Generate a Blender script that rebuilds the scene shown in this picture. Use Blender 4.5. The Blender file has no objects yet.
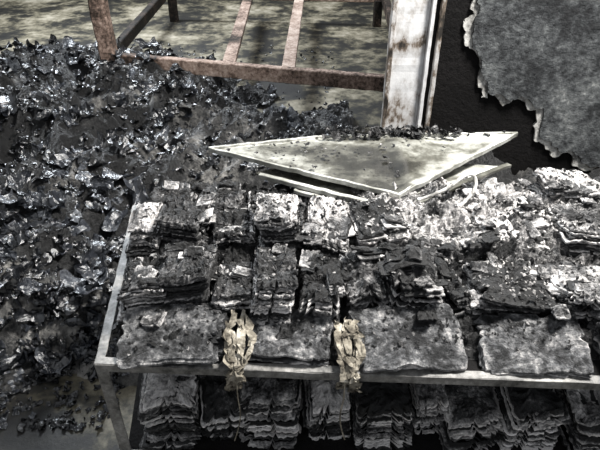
import bpy, math, random
import numpy as np
from mathutils import Vector, Matrix
from mathutils.bvhtree import BVHTree
random.seed(7); rng=np.random.default_rng(7)
sc=bpy.context.scene
sc.view_settings.view_transform='Standard'

# ---------------------------------------------------------------- noise
def _h(i,j,k,s):
    n=(i*374761393+j*668265263+k*2147483647+s*974634777)&0xffffffff
    n=((n^(n>>13))*1274126177)&0xffffffff
    return ((n^(n>>16))&0xffff)/65535.0
def vn(x,y,z=0.0,s=0):
    x=np.asarray(x,float);y=np.asarray(y,float)+0*x;z=np.asarray(z,float)+0*x
    i=np.floor(x).astype(np.int64);j=np.floor(y).astype(np.int64);k=np.floor(z).astype(np.int64)
    fx=x-i;fy=y-j;fz=z-k
    fx=fx*fx*(3-2*fx);fy=fy*fy*(3-2*fy);fz=fz*fz*(3-2*fz)
    r=0
    for a in (0,1):
        for b in (0,1):
            for c in (0,1):
                r=r+_h(i+a,j+b,k+c,s)*(fx if a else 1-fx)*(fy if b else 1-fy)*(fz if c else 1-fz)
    return r
def fbm(x,y,z=0.0,o=4,s=0,ridge=False):
    t=0;a=.5;n=0
    for q in range(o):
        v=vn(np.asarray(x)*2**q,np.asarray(y)*2**q,np.asarray(z)*2**q,s+q*17)
        if ridge: v=1-abs(2*v-1)
        t=t+a*v;n+=a;a*=.55
    return t/n
def sstep(a,b,x):
    t=np.clip((np.asarray(x,float)-a)/(b-a),0,1);return t*t*(3-2*t)

# ---------------------------------------------------------------- mesh builder
class MB:
    def __init__(s): s.v=[];s.f=[];s.a=[];s.n=0
    def add(s,V,F,A):
        V=np.asarray(V,float); s.v.append(V)
        s.a.append(np.broadcast_to(np.asarray(A,float),(len(V),)).copy())
        if isinstance(F,np.ndarray): s.f+=(F+s.n).tolist()
        else: s.f+= [tuple(i+s.n for i in f) for f in F]
        s.n+=len(V)
    def grid(s,V,nx,ny,A):
        j,i=np.meshgrid(np.arange(ny-1),np.arange(nx-1),indexing='ij')
        b=(j*nx+i).ravel(); s.add(V,np.stack([b,b+1,b+nx+1,b+nx],1),A)
    def arrays(s): return np.concatenate(s.v)
    def obj(s,name,mat,parent=None,smooth=False):
        me=bpy.data.meshes.new(name); V=np.concatenate(s.v)
        me.from_pydata(V.tolist(),[],s.f)
        at=me.attributes.new('ash','FLOAT','POINT'); at.data.foreach_set('value',np.concatenate(s.a))
        me.materials.append(mat)
        if smooth: me.polygons.foreach_set('use_smooth',[True]*len(me.polygons))
        me.update()
        o=bpy.data.objects.new(name,me); sc.collection.objects.link(o)
        if parent: o.parent=parent
        return o
def empty(name):
    o=bpy.data.objects.new(name,None); sc.collection.objects.link(o); return o

# ---------------------------------------------------------------- materials
def newmat(name):
    m=bpy.data.materials.new(name); m.use_nodes=True; nt=m.node_tree
    return m,nt,nt.nodes['Principled BSDF']
def N(nt,t,**k):
    n=nt.nodes.new(t)
    for a,b in k.items(): setattr(n,a,b)
    return n
def noise_n(nt,scale,detail=6,rough=.6,co=None):
    n=N(nt,'ShaderNodeTexNoise'); n.inputs['Scale'].default_value=scale
    n.inputs['Detail'].default_value=detail; n.inputs['Roughness'].default_value=rough
    nt.links.new(co,n.inputs['Vector']); return n.outputs['Fac']
def math_n(nt,op,a,b,clamp=False):
    n=N(nt,'ShaderNodeMath',operation=op); n.use_clamp=clamp
    for i,x in enumerate((a,b)):
        if isinstance(x,(int,float)): n.inputs[i].default_value=x
        else: nt.links.new(x,n.inputs[i])
    return n.outputs[0]
def ramp_n(nt,fac,stops):
    n=N(nt,'ShaderNodeValToRGB'); e=n.color_ramp.elements
    while len(e)<len(stops): e.new(.5)
    for i,(p,c) in enumerate(stops):
        e[i].position=p; e[i].color=(*c,1)
    nt.links.new(fac,n.inputs[0]); return n.outputs[0]
def char(name,stops,s1=9,s2=70,k1=.7,k2=.8,rough=.7,bump=.6,bs=120,bd=.01,spec=.5,attr=True,bias=.0,stretch=None,ygrad=None):
    m,nt,b=newmat(name); co=N(nt,'ShaderNodeTexCoord').outputs['Object']
    if stretch:
        mp=N(nt,'ShaderNodeMapping'); mp.inputs['Scale'].default_value=stretch
        nt.links.new(co,mp.inputs[0]); co2=mp.outputs[0]
    else: co2=co
    f=math_n(nt,'MULTIPLY',math_n(nt,'SUBTRACT',noise_n(nt,s1,5,.6,co2),.5),k1)
    g=math_n(nt,'MULTIPLY',math_n(nt,'SUBTRACT',noise_n(nt,s2,6,.7,co2),.5),k2)
    t=math_n(nt,'ADD',f,g)
    if attr:
        at=N(nt,'ShaderNodeAttribute'); at.attribute_name='ash'
        t=math_n(nt,'ADD',t,at.outputs['Fac'])
    if ygrad:
        sp=N(nt,'ShaderNodeSeparateXYZ');nt.links.new(co,sp.inputs[0])
        mr=N(nt,'ShaderNodeMapRange');nt.links.new(sp.outputs[1],mr.inputs[0])
        for i,v in enumerate(ygrad): mr.inputs[i+1].default_value=v
        t=math_n(nt,'ADD',t,mr.outputs[0])
    t=math_n(nt,'ADD',t,bias,True)
    nt.links.new(ramp_n(nt,t,stops),b.inputs['Base Color'])
    b.inputs['Roughness'].default_value=rough
    b.inputs['Specular IOR Level'].default_value=spec
    bp=N(nt,'ShaderNodeBump'); bp.inputs['Strength'].default_value=bump; bp.inputs['Distance'].default_value=bd
    nt.links.new(noise_n(nt,bs,8,.7,co),bp.inputs['Height']); nt.links.new(bp.outputs[0],b.inputs['Normal'])
    return m
ASH=[(0,(.003,.003,.003)),(.28,(.014,.0138,.014)),(.42,(.080,.078,.078)),(.58,(.26,.252,.247)),(.76,(.52,.50,.485)),(1,(.80,.77,.755))]
m_stack=char('burnt_paper',ASH,16,110,.9,1.1,.65,.8,110,.01)
m_cover=char('charred_cover',[(0,(.003,.003,.004)),(.32,(.020,.0205,.021)),(.5,(.085,.086,.089)),(.68,(.21,.21,.21)),(1,(.70,.67,.65))],11,48,1.4,1.6,.5,1,45,.025)
m_ash=char('ash',ASH,12,80,.9,1.4,.85,1,80,.02)
m_plastic=char('burnt_film',[(0,(.002,.002,.003)),(.34,(.006,.007,.009)),(.54,(.024,.027,.034)),(.74,(.12,.128,.14)),(1,(.55,.55,.54))],5,60,.6,.7,.25,.4,60,.01,1.1)
m_heap=char('ash_heap',[(0,(.002,.002,.002)),(.36,(.007,.007,.007)),(.55,(.035,.035,.035)),(.75,(.16,.155,.145)),(1,(.45,.43,.4))],6,45,.6,1.0,.5,1,50,.03,.7)
m_floor=char('sooty_concrete',[(0,(.004,.004,.004)),(.34,(.016,.015,.012)),(.48,(.072,.064,.043)),(.64,(.18,.16,.112)),(1,(.42,.38,.30))],1.7,9,2.4,1.4,.6,.3,40,.01,.5,False,.47,None,(1.5,5.0,-.10,.03))
m_steel=char('scorched_steel',[(0,(.01,.01,.01)),(.35,(.04,.04,.038)),(.6,(.165,.16,.15)),(1,(.42,.41,.39))],9,70,1.2,.9,.5,.3,80,.004,.5,False,.56)
m_sheet=char('sheet_metal',[(0,(.008,.008,.007)),(.3,(.03,.029,.024)),(.52,(.095,.093,.078)),(.75,(.30,.30,.27)),(1,(.72,.72,.68))],5,30,1.0,.6,.22,.12,30,.004,.7,True,0)
m_wood=char('scorched_wood',[(0,(.006,.005,.004)),(.3,(.05,.036,.028)),(.5,(.18,.125,.098)),(.7,(.36,.265,.215)),(1,(.58,.47,.40))],5,40,1.3,1.1,.75,.6,60,.01,.3,True,0)
m_jamb=char('jamb_paint',[(0,(.005,.005,.005)),(.24,(.03,.026,.022)),(.36,(.17,.135,.105)),(.45,(.44,.42,.40)),(.66,(.66,.66,.66)),(1,(.82,.82,.82))],4,26,1.6,1.0,.5,.3,50,.006,.4,True,0,(1,1,.5))
m_plaster=char('grey_plaster',[(0,(.010,.010,.011)),(.34,(.030,.032,.034)),(.52,(.078,.083,.086)),(.72,(.16,.168,.168)),(1,(.6,.6,.57))],4,22,1.2,1.3,.75,.8,30,.03,.3,False,.46)
m_base=char('plaster_base',[(0,(.02,.02,.018)),(.35,(.16,.155,.145)),(.6,(.55,.54,.51)),(1,(.88,.87,.84))],12,60,1.4,.8,.8,.6,60,.01,.3,False,.55)
m_soot=char('soot_wall',[(0,(.003,.003,.003)),(.6,(.010,.009,.009)),(.85,(.05,.047,.044)),(1,(.14,.14,.13))],3,40,.8,.8,.8,.7,30,.02,.15,False,.30)
m_cloth=char('scorched_cloth',[(0,(.01,.009,.008)),(.3,(.08,.07,.055)),(.55,(.25,.225,.18)),(1,(.70,.66,.58))],22,70,1.2,1.0,.9,.5,150,.004,.2,False,.47)

# ---------------------------------------------------------------- room shell
def box(mb,c,s,a=.5):
    V=np.array([(x,y,z) for z in(-.5,.5) for y in(-.5,.5) for x in(-.5,.5)])*np.array(s)
    mb.add(V+np.array(c),[(0,2,3,1),(4,5,7,6),(0,1,5,4),(2,6,7,3),(0,4,6,2),(1,3,7,5)],a)
def simple(name,c,s,mat):
    mb=MB(); box(mb,c,s); return mb.obj(name,mat)
simple('floor',(0,4,-.1),(12,13,.2),m_floor)
simple('wall_back',(0,10.55,1.5),(12,.1,3),m_floor)
simple('wall_left',(-6.05,4,1.5),(.1,13,3),m_floor)
simple('wall_partition',(2.85,3.2,1.45),(4.18,.16,2.9),m_soot)
def rough_slab(poly,y0,y1,amp,seed,grow=0):
    pts=[]
    for i in range(len(poly)):
        a=np.array(poly[i]);b=np.array(poly[(i+1)%len(poly)]);L=np.linalg.norm(b-a);n=max(2,int(L/.012))
        for k in range(n): pts.append(a+(b-a)*k/n)
    pts=np.array(pts)
    d=(fbm(pts[:,0]*9,pts[:,1]*9,seed,4,seed)-.5)*amp; e=(fbm(pts[:,0]*9+50,pts[:,1]*9,seed,4,seed)-.5)*amp
    d+=(vn(pts[:,0]*45,pts[:,1]*45,1,8)-.5)*.022;e+=(vn(pts[:,0]*45,pts[:,1]*45,5,8)-.5)*.022
    P=pts+np.stack([d,e],1)
    P[:,0]-=grow*(3.0*fbm(pts[:,0]*12,pts[:,1]*12,0,3,3)-.7).clip(.02); P[:,1]-=grow*(3.0*fbm(pts[:,0]*11,pts[:,1]*11,9,3,3)-.7).clip(.02)
    n=len(P); V=[(p[0],y0,p[1]) for p in P]+[(p[0],y1,p[1]) for p in P]
    F=[tuple(range(n))]+[(i,i+n,(i+1)%n+n,(i+1)%n) for i in range(n)]
    return V,F
poly=[(.935,2.6),(.93,1.9),(.94,1.3),(.935,1.1),(1.0,.9),(1.03,.80),(1.13,.70),(1.30,.67),(1.42,.60),(1.44,.48),(1.53,.36),(1.66,.30),(1.87,.22),(3.4,.2),(3.4,2.6)]
plaster=empty('wall_plaster')
mb=MB(); V,F=rough_slab(poly,3.09,3.12,.12,5); mb.add(V,F,.5); mb.obj('top_coat',m_plaster,plaster)
mb=MB(); V,F=rough_slab(poly,3.104,3.12,.12,5,.034); mb.add(V,F,.5); mb.obj('undercoat',m_base,plaster)

# ---------------------------------------------------------------- bars
def bar(name,p0,p1,w,h,mat,parent,seg=24,a=.5,wob=.003,af=None):
    p0=Vector(p0);p1=Vector(p1);d=(p1-p0);L=d.length;d.normalize()
    up=Vector((0,0,1)) if abs(d.z)<.9 else Vector((0,1,0))
    s=d.cross(up).normalized();u=s.cross(d).normalized()
    b=min(w,h)*.1
    prof=[(-w/2+b,-h/2),(w/2-b,-h/2),(w/2,-h/2+b),(w/2,h/2-b),(w/2-b,h/2),(-w/2+b,h/2),(-w/2,h/2-b),(-w/2,-h/2+b)]
    V=[];A=[]
    for i in range(seg+1):
        c=p0+d*L*i/seg
        o=Vector(((random.random()-.5),(random.random()-.5),(random.random()-.5)))*wob
        for (x,y) in prof:
            V.append(tuple(c+s*x+u*y+o)); A.append(float(af(i/seg)) if af else a)
    F=[tuple(range(7,-1,-1)),tuple(seg*8+k for k in range(8))]
    for i in range(seg):
        for k in range(8): F.append((i*8+k,i*8+(k+1)%8,(i+1)*8+(k+1)%8,(i+1)*8+k))
    mb=MB();mb.add(V,F,A);return mb.obj(name,mat,parent)
jamb=empty('door_jamb')
ja=lambda t:.60-.10*math.exp(-((t-.56)/.025)**2)-.30*math.exp(-((t-.43)/.02)**2)-.25*math.exp(-((t-.25)/.05)**2)
bar('face_board',(.59,3.06,0),(.59,3.06,2.3),.18,.05,m_jamb,jamb,60,.6,.002,ja)
bar('stop_bead',(.690,3.03,0),(.690,3.03,2.3),.020,.05,m_jamb,jamb,60,.6)
bar('rebate',(.715,3.08,0),(.715,3.08,2.3),.035,.05,m_soot,jamb,20,.2)
bar('outer_bead',(.745,3.05,0),(.745,3.05,2.3),.022,.05,m_jamb,jamb,60,.40)
bar('edge_strip',(.488,3.04,0),(.488,3.04,2.3),.022,.06,m_jamb,jamb,60,.42)

# ---------------------------------------------------------------- bed frame at back
bed=empty('wooden_bed_frame')
wa=lambda s,b=.55,d=.5:(lambda t:b-d*max(0,float(vn(t*8,s,0,4))-.55)*2)
bar('front_rail',(-1.60,4.78,.34),(.86,4.17,.34),.07,.12,m_wood,bed,50,.55,.006,wa(1,.64,.7))
bar('corner_post',(-1.62,4.76,0),(-1.66,4.76,1.9),.13,.13,m_wood,bed,40,.5,.01,wa(2,.52,1.0))
bar('slat_1',(-.60,4.6,.345),(-.62,7.25,.345),.11,.04,m_wood,bed,30,.6,.004,wa(3,.64))
bar('slat_2',(-.1,4.45,.345),(.0,7.2,.345),.11,.04,m_wood,bed,30,.68,.004,wa(4,.78,.3))
bar('back_rail',(-1.66,7.4,.34),(1.0,7.15,.34),.07,.13,m_wood,bed,30,.5)
bar('side_rail',(-1.66,4.8,.34),(-1.66,7.4,.34),.07,.11,m_wood,bed,30,.05)
bar('side_rail_2',(.84,4.2,.34),(1.02,7.1,.34),.07,.11,m_wood,bed,30,.2)
bar('leg_1',(.84,4.2,0),(.84,4.2,.3),.09,.09,m_wood,bed,6,.2)
bar('leg_2',(-1.6,7.36,0),(-1.6,7.36,.3),.1,.1,m_wood,bed,6,.1)
bar('leg_3',(.95,7.12,0),(.95,7.12,.3),.1,.1,m_wood,bed,6,.1)

# ---------------------------------------------------------------- steel table
tab=empty('steel_table')
FL=Vector((-.545,1.017,.74));FR=Vector((1.35,.925,.74));BL=Vector((-.635,1.80,.74));BR=Vector((1.42,1.93,.74))
def angle_iron(nm,a,b,inward):
    a=Vector(a);b=Vector(b);inw=Vector(inward)
    bar(nm+'_flange',a,b,.004,.026,m_steel,tab,30,.6,.002)
    o=inw*.012+Vector((0,0,.012)); bar(nm+'_top',a+o,b+o,.024,.004,m_steel,tab,30,.6,.002)
angle_iron('rail_front',FL,FR,(0,1,0));angle_iron('rail_left',FL,BL,(1,0,0))
angle_iron('rail_back',BL,BR,(0,-1,0));angle_iron('rail_right',FR,BR,(-1,0,0))
for i,(p,ix,iy) in enumerate(((FL,1,1),(FR,-1,1),(BL,1,-1),(BR,-1,-1))):
    bar(f'leg_{i+1}_a',(p.x+ix*.016,p.y,0),(p.x+ix*.016,p.y,.75),.032,.004,m_steel,tab,20,.6,.001)
    bar(f'leg_{i+1}_b',(p.x,p.y+iy*.016,0),(p.x,p.y+iy*.016,.75),.004,.032,m_steel,tab,20,.6,.001)
def plate(nm,pts,z,th,mat):
    V=[(x,y,z) for x,y in pts]+[(x,y,z-th) for x,y in pts]
    mb=MB();mb.add(V,[(0,1,2,3),(7,6,5,4),(0,4,5,1),(1,5,6,2),(2,6,7,3),(3,7,4,0)],.3);mb.obj(nm,mat,tab)
plate('top_sheet',[(-.50,1.03),(1.34,.94),(1.41,1.92),(-.58,1.79)],.752,.01,m_soot)
plate('shelf',[(-.53,1.03),(1.34,.94),(1.41,1.92),(-.62,1.79)],.36,.012,m_soot)
bar('shelf_rail',(FL.x,FL.y,.36),(FR.x,FR.y,.36),.004,.03,m_steel,tab,20)

# pale ash zones (where the paper burnt through completely)
def am(x,y):
    a=1.25*np.exp(-(((x-.55)/.43)**2+((y-1.62)/.23)**2)**1.2)+.8*np.exp(-(((x-.64)/.18)**2+((y-1.30)/.12)**2))
    a=a+.35*np.exp(-(((x+.08)/.12)**2+((y-1.50)/.16)**2))+.5*np.exp(-(((x+.46)/.06)**2+((y-1.28)/.12)**2))+.3*np.exp(-(((x+.5)/.06)**2+((y-1.6)/.1)**2))
    a=a*np.clip(-.75+3.1*fbm(np.asarray(x)*11,np.asarray(y)*11,1,4,90),0.0,2)
    return np.clip(a,0,1)

# ---------------------------------------------------------------- burnt paper stacks
ALLV=[];ALLF=[];AN=[0]
def collect(mb):
    V=mb.arrays();ALLV.append(V);ALLF.extend([tuple(i+AN[0] for i in f) for f in mb.f]);AN[0]+=len(V)
def stack(mb,cx,cy,w,d,z0,h,rot=0,seed=0,ash=.45,cover=False,lt=.0075,rough=1.0,taper=.03,tilt=(0,0),con=.6,M=84,zone=True,zmax=9):
    n=max(2,int(h/lt))
    tt=np.linspace(0,4,M,endpoint=False);k4=tt.astype(int);f4=(tt-k4)*2-1
    sx=np.where(k4==0,1,np.where(k4==1,-f4,np.where(k4==2,-1,f4)));sy=np.where(k4==0,f4,np.where(k4==1,1,np.where(k4==2,-f4,-1)))
    cor=np.clip(abs(sx*sy)-.85,0,1);sx=sx*(1-cor*.25);sy=sy*(1-cor*.25)
    rings=[.94,1,.99,.9,.78,.64,.48,.3,.15,.01] if M>50 else [.92,1,.98,.55,.02]
    Rr=np.array([[math.cos(rot),-math.sin(rot)],[math.sin(rot),math.cos(rot)]])
    F=[(a*M+i,a*M+(i+1)%M,(a+1)*M+(i+1)%M,(a+1)*M+i) for a in range(len(rings)-1) for i in range(M)]
    F.append(tuple(range((len(rings)-1)*M,len(rings)*M)))
    nr_low=4
    F2=[(a*M+i,a*M+(i+1)%M,(a+1)*M+(i+1)%M,(a+1)*M+i) for a in range(min(nr_low,len(rings))-1) for i in range(M)]
    cr=fbm(sx*2.4+seed,sy*2.4,0,3,seed+5,True)
    crack=.24*sstep(.78,.92,cr)*rough
    cut=0;gap=0
    for k in range(n):
        q=k/n
        topk=(k>=n-3)
        rr=np.array(rings if topk else rings[:nr_low]); ra=rr[:,None]
        last=cover and k>=n-2
        rg=1.03+rough*(-.18*(fbm(sx*1.6+5,sy*1.6,q*2.6+seed,3,seed)-.3)+.05*(vn(sx*5,sy*5,k*.4,seed)-.5)+.09*(vn(sx*16,sy*16,k*1.3,seed+3)-.5))-crack
        if last: rg=1.02+.22*(fbm(sx*3,sy*3,seed,4,seed)-.5)-.9*crack
        if random.random()<.16 and not last: cut=random.uniform(-.12,.04)*rough
        sc_=1-taper*q+(random.random()-.5)*.05*rough+cut*(1 if not cover else .2)
        jx=(random.random()-.5)*.010*rough+(float(vn(q*4,seed,0,1))-.5)*.03*rough; jy=(random.random()-.5)*.010*rough+(float(vn(q*4,seed,5,2))-.5)*.03*rough
        sh=ash+(random.random()-.5)*con
        if random.random()<.22: sh-=.4
        if last: sh=ash
        rge=1+(rg-1)*ra**3
        X=sx*w/2*rge*sc_*ra+jx; Y=sy*d/2*rge*sc_*ra+jy
        zr=np.where(np.arange(len(rr))<2,0.0,lt*.7)[:,None]
        Z=zr+z0+k*lt+(fbm(X*9+seed,Y*9,seed,2,seed)-.5)*.055*q*rough+(vn(X*34,Y*34,k*.6,seed)-.5)*.006
        if k==n-1: Z=Z+(fbm(X*30,Y*30,seed,3,seed+9,True)-.55)*(.020 if cover else .034)*(ra<.97)
        Z=Z+(X*tilt[0]+Y*tilt[1])*q
        x2=X*Rr[0,0]+Y*Rr[0,1]+cx; y2=X*Rr[1,0]+Y*Rr[1,1]+cy
        edge_=(ra>.97)
        A=sh+.40*(fbm(X*45,Y*45,k*.5,2,seed+8)-.5)+np.where(edge_,.12-.4*crack,0)
        if zone: A=A+.38*am(x2,y2)*(0.15 if last else 1)
        mb.add(np.stack([x2.ravel(),y2.ravel(),np.clip(Z,z0,zmax).ravel()],1),F if topk else F2,A.ravel())
Z0=.753
S=[
 (-.345,1.095,.27,.17,.045,.02,.46,1),(-.03,1.09,.23,.16,.05,-.05,.49,1),(.285,1.08,.28,.18,.055,.05,.46,1),(.62,1.06,.27,.17,.05,-.04,.47,1),(.95,1.04,.30,.2,.06,.03,.48,1),
 (-.455,1.25,.13,.17,.13,.1,.40,0),(-.32,1.26,.14,.19,.15,-.05,.30,0),(-.19,1.25,.11,.15,.10,.05,.24,0),(-.075,1.23,.12,.22,.16,.03,.38,0),(.055,1.22,.11,.18,.13,-.08,.38,0),(.19,1.26,.12,.20,.14,.05,.22,0),(.33,1.25,.14,.18,.155,-.04,.31,0),(.44,1.22,.06,.12,.10,.3,.22,0),(.60,1.25,.22,.22,.10,.05,.34,0),(.83,1.23,.2,.24,.12,-.06,.38,0),(1.06,1.26,.22,.26,.15,.06,.38,0),
 (-.50,1.50,.10,.20,.15,.08,.38,0),(-.37,1.51,.14,.20,.17,-.1,.28,0),(-.22,1.50,.13,.18,.13,.12,.24,0),(-.07,1.51,.14,.20,.19,0,.34,0),(.08,1.49,.13,.20,.15,-.1,.30,0),(.25,1.51,.18,.20,.14,.2,.33,0),(.46,1.50,.2,.20,.11,.05,.38,0),(.69,1.52,.22,.22,.12,.1,.40,0),(.93,1.51,.2,.22,.13,0,.38,0),(1.16,1.52,.2,.22,.15,0,.36,0),
 (-.46,1.70,.14,.14,.11,.1,.26,0),(-.28,1.71,.16,.14,.10,-.1,.24,0),(-.11,1.73,.15,.14,.09,.1,.24,0),(.06,1.72,.15,.14,.06,0,.28,0),(.25,1.72,.2,.14,.05,.1,.36,0),(.48,1.74,.2,.16,.05,0,.40,0),(.72,1.76,.2,.16,.09,.1,.42,0),(.97,1.77,.2,.16,.13,.1,.34,0),(1.2,1.78,.2,.16,.12,.1,.32,0)]
for i,(cx,cy,w,d,h,r,a,cv) in enumerate(S):
    mb=MB();low=(cy>1.68 and -.2<cx<.8)
    stack(mb,cx,cy,w,d,Z0,h,r+(random.random()-.5)*.12,i+3,a,bool(cv),tilt=((random.random()-.5)*.25,(.30 if cv else (random.random()-.5)*.3)),rough=.9 if cv else 1.1,zmax=.835 if low else 9)
    collect(mb);mb.obj('burnt_paper_stack',m_cover if cv else m_stack)
LS=[(-.40,1.13,.17,.2,.21,.05,.44),(-.24,1.16,.13,.2,.16,.15,.38),(-.09,1.14,.17,.2,.20,-.05,.48),(.08,1.16,.13,.2,.15,.05,.38),(.26,1.13,.17,.2,.18,.0,.38),(.40,1.17,.1,.2,.16,.1,.46),(.53,1.12,.17,.2,.13,.04,.34),(.70,1.12,.17,.2,.17,.04,.44),(.9,1.1,.18,.2,.15,0,.36)]
for i,(cx,cy,w,d,h,r,a) in enumerate(LS):
    mb=MB();stack(mb,cx,cy,w,d,.361,h,r,i+60,a,False,con=.8,tilt=(.1,.2),rough=1.0,zone=False);mb.obj('burnt_paper_stack',m_stack)

# loose ash filling the table top
nx,ny=440,230
X,Y=np.meshgrid(np.linspace(-.49,1.36,nx),np.linspace(1.03,1.88,ny))
ashm=am(X,Y)
base=.02+.05*sstep(1.14,1.42,Y)*(.3+.9*fbm(X*4,Y*4,2,3,8))
big=np.exp(-(((X-.55)/.40)**2+((Y-1.60)/.19)**2))
hh=base+.065*big+.01*ashm+.09*(fbm(X*14,Y*14,3,4,11,True)-.55)+.03*(fbm(X*60,Y*60,3,2,21)-.5)
q=.009; hq=np.floor(hh/q)*q; fr=(hh/q-np.floor(hh/q)); hh=.4*hh+.6*(hq+q*sstep(.6,1,fr))
edge=np.minimum.reduce([sstep(-.49,-.44,X),sstep(1.03,1.10,Y),1-sstep(1.82,1.88,Y)])
hh=np.maximum(hh,.004)*edge
A=.16+.58*ashm+.40*(fbm(X*7,Y*7,4,3,31)-.5)+.45*(fbm(X*50,Y*50,4,2,41)-.5)
mb=MB();mb.grid(np.stack([X.ravel(),Y.ravel(),(.7535+hh).ravel()],1),nx,ny,A.ravel())
collect(mb);mb.obj('ash_mound',m_ash)
bv=BVHTree.FromPolygons(np.concatenate(ALLV).tolist(),ALLF)
def drop(x,y): return bv.ray_cast(Vector((x,y,2)),Vector((0,0,-1)))

fr=MB()
for i in range(170):
    x=random.uniform(-.48,1.2);y=random.uniform(1.12,1.84)
    if y>1.58 and -.25<x<.55: continue
    if y<1.2 and random.random()<.3: continue
    hit=drop(x,y)
    if hit[0] is None: continue
    stack(fr,x,y,random.uniform(.035,.10),random.uniform(.03,.06),hit[0].z-.012,random.uniform(.014,.032),random.uniform(-.3,.3)+(1.57 if i%2 else 0),i+200,random.uniform(.08,.40),False,.006,1.1,.1,(random.uniform(-.4,.4),random.uniform(-.4,.4)),.6,26)
fr.obj('charred_paper_fragments',m_stack)

# ---------------------------------------------------------------- scraps
def lib(n,cnt,crump,seed):
    u=np.linspace(-.5,.5,n);U,W=np.meshgrid(u,u);out=[]
    for s in range(cnt):
        r=1-.55*vn(U*3+s+seed,W*3,0,s);asp=.5+.6*((s*37)%10)/10
        z=(fbm(U*2.2+s*1.3,W*2.2,s*.7,3,s)-.5)*crump*2.2+(rng.random(U.shape)-.5)*.06
        out.append(np.stack([(U*r).ravel(),(W*r*asp).ravel(),z.ravel()],1))
    return out
def curl(n,cnt):
    # larger curled films with ragged rims
    u=np.linspace(-.5,.5,n);U,W=np.meshgrid(u,u);out=[]
    for s in range(cnt):
        R=.25+.35*((s*29)%7)/7; asp=.5+.5*((s*13)%5)/5
        th=U/R*(1+.3*np.sin(W*5+s)); r=1-.35*vn(U*4+s,W*4,3,s)
        x=np.sin(th)*R*r; z=(1-np.cos(th))*R*.7+(fbm(U*4,W*4+s,0,3,s)-.5)*.22; y=W*asp*r
        out.append(np.stack([x.ravel(),y.ravel(),z.ravel()-.08],1))
    return out
lib4=lib(4,40,.30,0);lib6=lib(6,70,.42,9);lib10=curl(11,30)
def scrap(mb,L,n,pos,nrm,size,shade,tiltamt=1.1):
    qn=Vector(nrm).to_track_quat('Z','Y').to_matrix()@Matrix.Rotation(random.random()*6.28,3,'Z')
    qn=Matrix.Rotation((random.random()-.5)*tiltamt,3,'X')@Matrix.Rotation((random.random()-.5)*tiltamt,3,'Y')@qn
    P=(random.choice(L)*size)@np.array(qn).T+np.array(pos)
    mb.grid(P,n,n,shade)
fl=MB()
for i in range(9500):
    x=random.uniform(-.5,1.25);y=random.uniform(1.03,1.87)
    if y<1.15 and random.random()<.5: continue
    hit=drop(x,y)
    if hit[0] is None: continue
    a=float(am(np.array([x]),np.array([y]))[0])
    if a<.3 and random.random()<.2: continue
    sz=random.uniform(.005,.018)*(1.9 if random.random()<.06 else 1)
    sh=.25+.48*a+random.uniform(-.34,.27)
    scrap(fl,lib4,4,hit[0]+Vector((0,0,sz*.08)),Vector((hit[1].x,hit[1].y,abs(hit[1].z)+.3)),sz,sh,1.2)
fl.obj('ash_flakes',m_ash)

# ---------------------------------------------------------------- debris heap on floor
def hfield(x,y):
    left=1-sstep(-.85,-.45,x)
    front=sstep(1.40,1.90,y+.25*(vn(x*3,y*3,0,5)-.5)*2- .12*(x+1.0))
    back=1-sstep(4.2,6.2,y+(vn(x*1.5,y*1.5,3,5)-.5)*1.4)
    m=np.maximum(left*front*back, sstep(1.95,2.3,y)*(1-sstep(3.1,5.0,y+1.6*(vn(x*2.3,y*2.3,7,3)-.5))))
    h=m*(.06+.28*fbm(x*1.6,y*1.6,1,3,2)+.36*(fbm(x*3.5,y*3.5,2,3,6,True)-.55))
    h=h+.30*np.exp(-(((x-.7)/.55)**2+((y-2.6)/.4)**2))*(1+.5*(fbm(x*7,y*7,1,3,9)-.5))
    return h-.05*(1-m)
nx,ny=380,300
X,Y=np.meshgrid(np.linspace(-4.6,1.9,nx),np.linspace(1.3,6.2,ny))
H0=hfield(X,Y);H=H0+.06*(fbm(X*14,Y*14,2,4,16,True)-.5)*(H0>0)
H=np.where((Y>2.95)&(X>.40),-.05,H)
A=.38+1.2*(fbm(X*2.2,Y*2.2,3,3,51)-.5)+.6*(fbm(X*12,Y*12,3,3,61)-.5)
mb=MB();mb.grid(np.stack([X.ravel(),Y.ravel(),H.ravel()],1),nx,ny,A.ravel());mb.obj('debris_heap',m_heap)

cand=[]
for i in range(12000):
    y=1.35+5.0*random.random()**1.35; x=random.uniform(-.9-.62*y*.95,min(1.6,-.62+(y-1.9)*1.6) if y>1.9 else -.66)
    if (-.74<x<1.5 and y<2.02) or (y>2.9 and x>.35): continue
    cand.append((x,y))
C=np.array(cand);HC=hfield(C[:,0],C[:,1]);TC=fbm(C[:,0]*2.0,C[:,1]*2.0,7,3,77)
sp=MB()
for ci,((x,y),h,tc) in enumerate(zip(cand,HC,TC)):
    v=.30+1.5*(float(tc)-.5)+random.uniform(-.24,.28)+(.4 if random.random()<.05 else 0)
    if h<0.0:
        if random.random()>.25: continue
        h=0;sz=random.uniform(.01,.05)
    elif ci%24==0 and x<-.85:
        scrap(sp,lib10,11,(x,y,h+.05),(random.uniform(-.4,.4),random.uniform(-.6,.2),1),random.uniform(.12,.24),random.uniform(.15,.62),1.0); continue
    else: sz=random.choice((random.uniform(.012,.04),random.uniform(.035,.085)))*(2.0 if random.random()<.06 else 1)*(1+.12*(y-2))
    if sz>.12: v=min(v,.6)
    scrap(sp,lib6,6,(x,y,h+sz*.16),(random.uniform(-.4,.4),random.uniform(-.5,.3),1),sz,v,1.0)
sp.obj('burnt_plastic_scraps',m_plastic)

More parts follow.
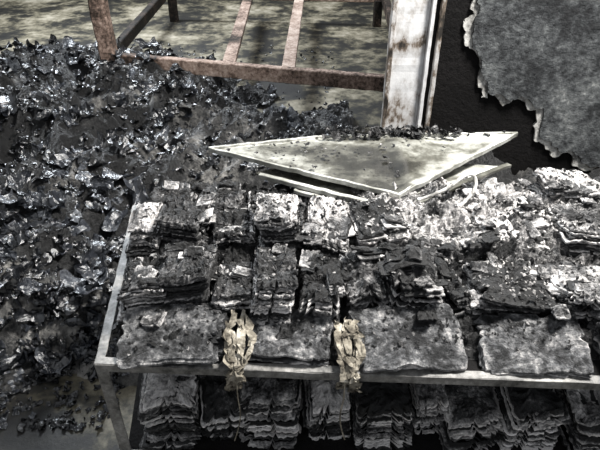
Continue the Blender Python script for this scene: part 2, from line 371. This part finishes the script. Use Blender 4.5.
# ---------------------------------------------------------------- folded sheet-metal panel
pan=empty('buckled_metal_panel')
def panel(nm,pts,n,shade,crease,th=.006,bump=.008):
    a,b,c,d=[np.array(p,float) for p in pts]
    u=np.linspace(0,1,n);U,W=np.meshgrid(u,u);U=U[...,None];W=W[...,None]
    P=(1-U)*(1-W)*a+(1-U)*W*b+U*W*c+U*(1-W)*d
    P[...,2]+=(fbm(P[...,0]*5,P[...,1]*5,1,3,77)-.5)*bump*3+crease*np.exp(-((P[...,0]-.40)/.03)**2)
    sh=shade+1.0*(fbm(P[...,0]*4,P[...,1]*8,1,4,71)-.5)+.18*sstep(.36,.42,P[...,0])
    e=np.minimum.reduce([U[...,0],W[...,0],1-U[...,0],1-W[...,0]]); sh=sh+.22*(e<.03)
    mb=MB();mb.grid(P.reshape(-1,3),n,n,sh.ravel())
    o=mb.obj(nm,m_sheet,pan,True)
    md=o.modifiers.new('t','SOLIDIFY');md.thickness=th
Lp=(-.36,1.99,.895);Bp=(.10,2.16,.865);Rp=(.91,2.15,.885);Fp=(.34,1.655,.885)
panel('top_leaf',[Lp,Bp,Rp,Fp],44,.44,.012)
panel('lower_leaf',[(-.17,1.86,.86),(.15,2.10,.84),(.78,1.95,.84),(.26,1.62,.86)],30,.36,.0)
for i,(a,b) in enumerate(((Lp,Bp),(Bp,Rp),(Rp,Fp),(Fp,Lp))):
    bar(f'rim_{i+1}',a,b,.010,.018,m_sheet,pan,24,.76,.004)
bar('brace_1',(-.15,1.82,.872),(.28,1.625,.862),.018,.018,m_sheet,pan,16,.78,.004)
bar('brace_2',(-.02,1.74,.852),(.30,1.605,.846),.014,.014,m_sheet,pan,16,.66,.004)
bar('loose_strip',(.40,1.63,.87),(.80,1.90,.875),.02,.012,m_sheet,pan,16,.5,.004)
df=MB()
for i in range(120):
    s=random.random();t=random.random()**.6
    if vn(s*4,t*4,0,5)<.45: continue
    P=(1-s)*(1-t)*Vector(Fp)+(1-s)*t*Vector(Lp)+s*t*Vector(Bp)+s*(1-t)*Vector(Rp)
    sz=random.uniform(.006,.022)*(1.8 if random.random()<.1 else 1)
    scrap(df,lib4,4,(P.x,P.y,P.z+.010+sz*.1),(0,0,1),sz,random.uniform(.05,.6))
for i in range(200):
    x=random.gauss(.42,.15);sz=random.uniform(.015,.045)
    if not .05<x<.9: continue
    scrap(df,lib4,4,(x,random.uniform(2.11,2.19),.885+random.random()*.02),(0,0,1),sz,random.uniform(.02,.42),2)
df.obj('soot_crumbs',m_ash)

# ---------------------------------------------------------------- cloth strips and wires
def ribbon(mb,pts,w,seed):
    pts=[np.array(p) for p in pts];n=34;V=[]
    for i in range(n):
        t=i/(n-1)*(len(pts)-1);k=min(int(t),len(pts)-2);f=t-k
        p=pts[k]*(1-f)+pts[k+1]*f
        for j in range(5):
            s=(j/4-.5)*w*(.4+float(vn(i*.25,seed,0,3)))
            V.append((p[0]+s+(float(vn(i*.35,j,seed,4))-.5)*.03,p[1]+(float(vn(i*.35,j*.9,seed,5))-.5)*.024,p[2]+(float(vn(i*.3,j*.8,seed,6))-.5)*.018))
    mb.grid(np.array(V),5,n,.5)
for cx,sd,y0 in ((-.160,3,1.16),(.135,9,1.13)):
    mb=MB()
    for k in range(7):
        o=random.uniform(-.03,.03);e=random.uniform(-.02,.02);yf=1.0-.045*cx;g=random.uniform(.2,1)
        ribbon(mb,[(cx+o+e*1.5,y0-random.random()*.07,.82),(cx+o*1.3,1.06,.81),(cx+o,yf+.01,.785),(cx+o*.6+e,yf-.020,.758),(cx+o*.8+e*1.2,yf-.026,.745-.02*g),(cx+o+e*1.6,yf-.02,.735-.05*g)],random.uniform(.003,.008),sd+k)
    mb.obj('torn_cloth_strip',m_cloth)
def wire(name,pts,r,mat):
    cu=bpy.data.curves.new(name,'CURVE');cu.dimensions='3D';cu.bevel_depth=r;cu.bevel_resolution=2
    s=cu.splines.new('NURBS');s.points.add(len(pts)-1);s.use_endpoint_u=True;s.order_u=4
    for i,p in enumerate(pts): s.points[i].co=(*p,1)
    cu.materials.append(mat);o=bpy.data.objects.new(name,cu);sc.collection.objects.link(o)
wire('bent_wire',[(.40,1.62,.89),(.5,1.64,.91),(.56,1.70,.94),(.62,1.74,.93),(.62,1.68,.90),(.57,1.62,.89),(.53,1.58,.885)],.006,m_base)
wire('bent_wire',[(.12,1.0,.78),(.115,.965,.74),(.12,.95,.68),(.10,.96,.60),(.125,.95,.52)],.0022,m_cloth)
wire('bent_wire',[(-.16,1.0,.78),(-.165,.972,.74),(-.17,.965,.66),(-.155,.965,.60),(-.185,.96,.50)],.0018,m_cloth)

# ---------------------------------------------------------------- light
w=bpy.data.worlds.new('World');sc.world=w;w.use_nodes=True
w.node_tree.nodes['Background'].inputs[0].default_value=(.90,.94,1,1);w.node_tree.nodes['Background'].inputs[1].default_value=.52
def area(name,loc,target,size,power,col):
    l=bpy.data.lights.new(name,'AREA');l.size=size;l.energy=power;l.color=col
    o=bpy.data.objects.new(name,l);o.location=loc;sc.collection.objects.link(o)
    o.rotation_euler=(Vector(target)-Vector(loc)).to_track_quat('-Z','Y').to_euler()
area('daylight_opening',(1.7,2.0,3.9),(.4,1.6,.6),.7,440,(1,.975,.94))
area('daylight_back',(-2.5,7.5,4.5),(-1.5,3,0),1.4,540,(.88,.94,1))
# ---------------------------------------------------------------- camera
cd=bpy.data.cameras.new('camera');cd.lens=33.6;cd.sensor_width=36
cam=bpy.data.objects.new('camera',cd);sc.collection.objects.link(cam)
cam.location=(0,0,1.9);cam.rotation_euler=(math.radians(55.5),0,0);sc.camera=cam
